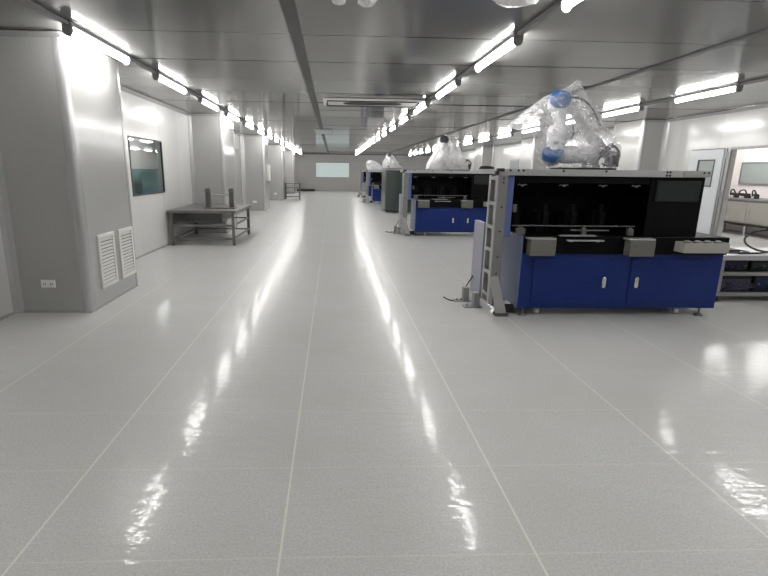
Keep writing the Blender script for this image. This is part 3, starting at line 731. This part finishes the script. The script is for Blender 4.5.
def make_bag(name_lab, origin, rings, depth, film, seed, wr=0.05):
    """rings: (z, xl, xr) from bottom to top in local coordinates; a draped, wrinkled sheet of real width and depth"""
    o = thing('plastic_bag', name_lab, 'plastic bag', origin, group='plastic bags over the robot arms')
    N = 56; dense = []
    for i in range(len(rings)-1):
        a, b = rings[i], rings[i+1]
        for k in range(5):
            t_ = k/5; dense.append(tuple(a[j]*(1-t_)+b[j]*t_ for j in range(3)))
    dense.append(rings[-1])
    bm = bmesh.new(); R = []
    zt = rings[-1][0]
    for i, (z, xl, xr) in enumerate(dense):
        cx, hx = (xl+xr)/2, (xr-xl)/2
        ring = []
        dy = depth*min(1.0, 0.12+1.2*(hx/0.4))*(1 if z < zt*0.8 else 0.8)
        for k in range(N):
            a = 2*PI*k/N; ca, sa = math.cos(a), math.sin(a)
            ex = math.copysign(abs(ca)**0.8, ca); ey = math.copysign(abs(sa)**0.8, sa)
            p = Vector((cx+hx*ex, dy*ey, z))
            fold = noise.noise(Vector((ca*3.0+seed, sa*3.0, z*1.6)))*1.0+0.6*noise.noise(Vector((ca*7+seed, sa*7, z*5)))
            k_ = 1+wr*1.6*fold*(0.35+0.65*min(1, i/4))
            p.x = cx+(p.x-cx)*(1+(k_-1)*(abs(sa)))
            p.y = p.y*(1+(k_-1)*2.2)
            p.z += 0.012*noise.noise(Vector((ca*4, sa*4, z*6+seed)))
            ring.append(bm.verts.new(p))
        R.append(ring)
    for i in range(len(R)-1):
        for k in range(N): bm.faces.new((R[i][k], R[i][(k+1) % N], R[i+1][(k+1) % N], R[i+1][k]))
    bm.faces.new(R[-1])
    mb = MB(); mb.add(bm); mb.build('film', film, o, smooth=True)
    # the gathered tail of the bag, tied above the arm
    return o
TOP = 1.497
r1 = make_robot('white robot arm with blue joint caps on the nearest blue machine')
r1.location = (2.59, 5.28, TOP)
def robot_copy(loc, rz, sc, lab):
    r = dup(r1, loc, rz, lab); r.scale = (sc, sc, sc)
    for c in r.children:
        if c.name.startswith('joint_cap'):
            c.material_slots[0].link = 'OBJECT'; c.material_slots[0].material = M['cap_grey']
    return r
robot_copy((2.84, 11.82, TOP), 0.1, 1.0, 'white robot arm wrapped in milky plastic on the second blue machine')
robot_copy((2.22, 18.5, 1.56), 0.3, 0.72, 'white robot arm under plastic on the grey enclosed machine')
robot_copy((2.05, 23.8, TOP), -0.2, 0.62, 'white robot arm under plastic on the far blue machine')
make_bag('clear plastic bag draped over the robot arm nearest the camera', (2.58, 5.28, TOP+0.02),
         [(0.0, -0.30, 0.40), (0.08, -0.40, 0.43), (0.20, -0.43, 0.43), (0.32, -0.45, 0.34), (0.37, -0.50, 0.28), (0.405, -0.72, 0.25), (0.43, -0.75, 0.23), (0.50, -0.66, 0.17), (0.60, -0.54, 0.10), (0.70, -0.41, 0.03), (0.76, -0.27, -0.01), (0.80, -0.16, -0.03), (0.86, -0.10, -0.05)],
         0.24, 'film', 2.3)
make_bag('milky plastic bag over the robot arm on the second blue machine', (2.79, 11.82, TOP+0.02),
         [(0.0, -0.60, 0.42), (0.12, -0.58, 0.38), (0.35, -0.45, 0.24), (0.58, -0.36, 0.14), (0.68, -0.34, 0.06), (0.72, -0.32, -0.0), (0.74, -0.28, -0.04)],
         0.24, 'film_white', 7.9, 0.08)
make_bag('milky plastic bag over the robot arm on the grey enclosed machine', (2.22, 18.5, 1.58),
         [(0.0, -0.38, 0.36), (0.08, -0.42, 0.28), (0.22, -0.40, 0.10), (0.38, -0.30, -0.04), (0.48, -0.26, -0.10), (0.52, -0.20, -0.14)],
         0.2, 'film_white', 4.4, 0.08)
make_bag('milky plastic bag over the robot arm on the far blue machine', (2.05, 23.8, TOP+0.02),
         [(0.0, -0.42, 0.36), (0.15, -0.48, 0.30), (0.3, -0.50, 0.12), (0.40, -0.44, -0.05), (0.45, -0.36, -0.18)],
         0.22, 'film_white', 9.4, 0.08)
cl = MB()
for q in range(3):
    cl.tube([(3.62+0.16*math.cos(2*PI*k/28)+0.01*q, 11.8+0.12*math.sin(2*PI*k/28), TOP+0.012+0.018*q+0.03*(1+math.sin(2*PI*k/28))) for k in range(28)], 0.011, 7, closed=True)
tag(cl.build('cable_coil', 'rubber', origin=(3.62, 11.8, TOP), smooth=True), 'coil of black cable on top of the second blue machine', 'cable')

# ------------------------------------------------------------------ aluminium bench at the right edge
bn = thing('equipment_bench', 'aluminium profile bench full of dark wiring at the right edge beside the nearest machine', 'bench', (5.25, 5.75, 0))
hx, hy = 0.72, 0.30
for (x, y) in ((-hx, -hy), (hx, -hy), (-hx, hy), (hx, hy)):
    p = MB(); p.box(x-0.022, x+0.022, y-0.022, y+0.022, 0.07, 0.50, 0.003); po = p.build('post', 'alu_dull', bn)
    MB().cyl((x-0.015, y, 0.035), (x+0.015, y, 0.035), 0.035, seg=16, bevel=0.004).box(x-0.02, x+0.02, y-0.01, y+0.01, 0.045, 0.07).build('caster', 'rubber', po, smooth=True)
MB().box(-hx-0.03, hx+0.03, -hy-0.03, hy+0.03, 0.50, 0.56, 0.006).build('bench_top', 'alu', bn)
for z in (0.07, 0.315):
    r = MB(); r.box(-hx+0.022, hx-0.022, -hy-0.02, -hy+0.02, z, z+0.045, 0.003).box(-hx+0.022, hx-0.022, hy-0.02, hy+0.02, z, z+0.045, 0.003)
    r.build('rail', 'alu_dull', bn)
    MB().box(-hx+0.02, hx-0.02, -hy+0.02, hy-0.02, z+0.01, z+0.03).build('shelf', 'steel_dark', bn)
def device(x0, x1, z, h, lab, m2, wid):
    d = thing('controller', lab, 'controller', ((x0+x1)/2, 5.70, z), group='controllers on the aluminium bench')
    w2 = (x1-x0)/2
    MB().box(-w2, w2, -0.17, 0.17, 0.006, h, 0.008).build('case', 'rubber', d)
    MB().box(-w2+0.02, w2-0.02, -0.176, -0.17, 0.03, h-0.03, 0.002).build('front_panel', m2, d)
    k = MB()
    for i in range(4): k.cyl((-w2+0.05+i*(2*w2-0.1)/3, -0.176, h*0.5), (-w2+0.05+i*(2*w2-0.1)/3, -0.19, h*0.5), 0.014, seg=10)
    k.build('terminal', 'greybox', d)
    MB().box(-w2+0.02, -w2+0.05, -0.12, 0.12, 0, 0.006).box(w2-0.05, w2-0.02, -0.12, 0.12, 0, 0.006).build('foot', 'rubber', d)
    wr = MB()
    for i in range(5):
        a = -w2+0.03+random.random()*(2*w2-0.06); b = -w2+0.03+random.random()*(2*w2-0.06)
        wr.tube(spline([(a, -0.18, h*0.6), (a+0.03, -0.23, h*0.4), (b, -0.225, 0.035), (b+0.03, -0.18, h*0.3)]), 0.006, 6)
    wr.build('wiring', ('violet', 'rubber', 'wire_green')[wid], d, smooth=True)
device(4.60, 4.92, 0.345, 0.14, 'black controller with wiring on the bench middle shelf, left one', 'blue_dark', 1)
device(4.96, 5.36, 0.345, 0.145, 'black controller with green board on the bench middle shelf, right one', 'wire_green', 2)
device(4.60, 5.00, 0.10, 0.19, 'black controller with violet wires on the bench bottom shelf, left one', 'violet', 0)
device(5.04, 5.46, 0.10, 0.20, 'black controller with black wires on the bench bottom shelf, right one', 'blue_dark', 1)
lp = MB()
for q in range(1):
    lp.tube([(5.34+0.33*math.cos(2*PI*k/40)-0.012*q, 5.72+0.05*q+0.17*math.sin(2*PI*k/40), 0.69+0.115*math.sin(2*PI*k/40+0.35)+0.016*q) for k in range(40)], 0.011, 8, closed=True)
lp.tube(spline([(5.3, 5.6, 0.60), (5.1, 5.56, 0.572), (4.95, 5.52, 0.571), (4.75, 5.51, 0.571)]), 0.01, 8)
tag(lp.build('cable_loop', 'rubber', origin=(5.34, 5.72, 0.56), smooth=True), 'big loop of black cable standing on the aluminium bench top', 'cable')
pd = thing('teach_pendant', 'flat dark device with violet cable lying on the aluminium bench top', 'device', (4.72, 5.72, 0.56))
MB().box(-0.16, 0.16, -0.09, 0.09, 0, 0.035, 0.008).build('case', 'rubber', pd)
MB().tube(spline([(0.16, 0, 0.02), (0.24, -0.05, 0.012), (0.22, -0.14, 0.01), (0.05, -0.16, 0.01), (-0.15, -0.14, 0.01)]), 0.009).build('cable', 'violet', pd, smooth=True)

# ------------------------------------------------------------------ workshop counter beyond the doorway
ct = thing('counter', 'pale grey counter with doors in the bright room beyond the right doorway', 'counter', (10.6, 11.9, 0))
MB().box(-0.33, 0.37, -1.5, 1.5, 0.30, 0.86, 0.006).build('cabinet_body', 'greybox2' if 'greybox2' in M else 'beige', ct)
MB().box(-0.37, 0.38, -1.53, 1.53, 0.86, 0.91, 0.006).build('counter_top', 'alu_dull', ct)
MB().box(-0.34, 0.36, -1.5, 1.5, 0.24, 0.30).build('bottom_rail', 'rubber', ct)
for (x, y) in ((-0.28, -1.42), (-0.28, 0.0), (-0.28, 1.42), (0.32, -1.42), (0.32, 1.42)): MB().box(x-0.03, x+0.03, y-0.03, y+0.03, 0, 0.24).build('leg', 'alu', ct)
for k in range(4):
    y = -1.48+0.74*k
    dd = MB().box(-0.342, -0.33, y+0.01, y+0.73, 0.33, 0.84, 0.003).build('door', 'beige', ct)
    MB().box(-0.36, -0.342, y+0.62, y+0.64, 0.5, 0.66, 0.003).build('handle', 'chrome', dd)
def tool(x, y, L, lab, rz):
    d = thing('power_tool', lab, 'tool', (x, y, 0.91), rz, group='black tools on the far counter')
    MB().cyl((-L/2, 0, 0.07), (L/2, 0, 0.09), 0.05, 0.035, 14, 0.006).box(-L/2-0.02, -L/2+0.1, -0.045, 0.045, 0, 0.06, 0.01).build('tool_body', 'rubber', d, smooth=True)
    MB().cyl((L/2, 0, 0.09), (L/2+0.06, 0, 0.1), 0.018, 0.012, 12).build('chuck', 'steel_dark', d, smooth=True)
    MB().tube(spline([(-0.05, 0, 0.1), (-0.02, 0.05, 0.2), (0.08, 0.06, 0.17), (0.12, 0.04, 0.05)]), 0.016, 8).build('grip', 'rubber', d, smooth=True)
tool(10.42, 12.55, 0.26, 'black hand tool on the far counter, leftmost of three', 1.3)
tool(10.40, 12.22, 0.24, 'black hand tool on the far counter, middle of three', 1.9)
tool(10.44, 11.92, 0.22, 'black hand tool on the far counter, rightmost of three', 1.1)

# ------------------------------------------------------------------ camera
f, cx = 490.0, 352.0
dy = Vector((333-cx, 171-288, f)).normalized()
dn = Vector((326-cx, 0, f)); dn.y = -(dy.x*dn.x+dy.z*dn.z)/dy.y; dn.normalize()
up = -dn; dx = dy.cross(up)
if dx.x < 0: dx = -dx
cam = bpy.data.cameras.new('camera'); co = bpy.data.objects.new('camera', cam); C.objects.link(co)
Rw = Matrix((dx, dy, up))                      # world rows, camera (x right, y down, z forward) columns
ax, ay, az = Rw.col[0], -Rw.col[1], -Rw.col[2]
co.matrix_world = Matrix(((ax[0], ay[0], az[0], 0), (ax[1], ay[1], az[1], 0), (ax[2], ay[2], az[2], 1.45), (0, 0, 0, 1)))
cam.sensor_fit = 'HORIZONTAL'; cam.sensor_width = 36; cam.lens = f/768*36
cam.shift_x = (384-cx)/768; cam.clip_start = 0.05; cam.clip_end = 200
S = bpy.context.scene; S.camera = co

w = bpy.data.worlds.new('world'); S.world = w; w.use_nodes = True
w.node_tree.nodes['Background'].inputs[0].default_value = (0.5, 0.5, 0.5, 1); w.node_tree.nodes['Background'].inputs[1].default_value = 0.05
S.view_settings.view_transform = 'Standard'; S.view_settings.look = 'None'; S.view_settings.gamma = 1; S.view_settings.exposure = 0.0
S.view_settings.use_curve_mapping = False
S.cycles.use_denoising = True
S.cycles.max_bounces = 10; S.cycles.diffuse_bounces = 5; S.cycles.glossy_bounces = 5; S.cycles.transparent_max_bounces = 24
S.cycles.sample_clamp_indirect = 6
S.cycles.caustics_reflective = False; S.cycles.caustics_refractive = False
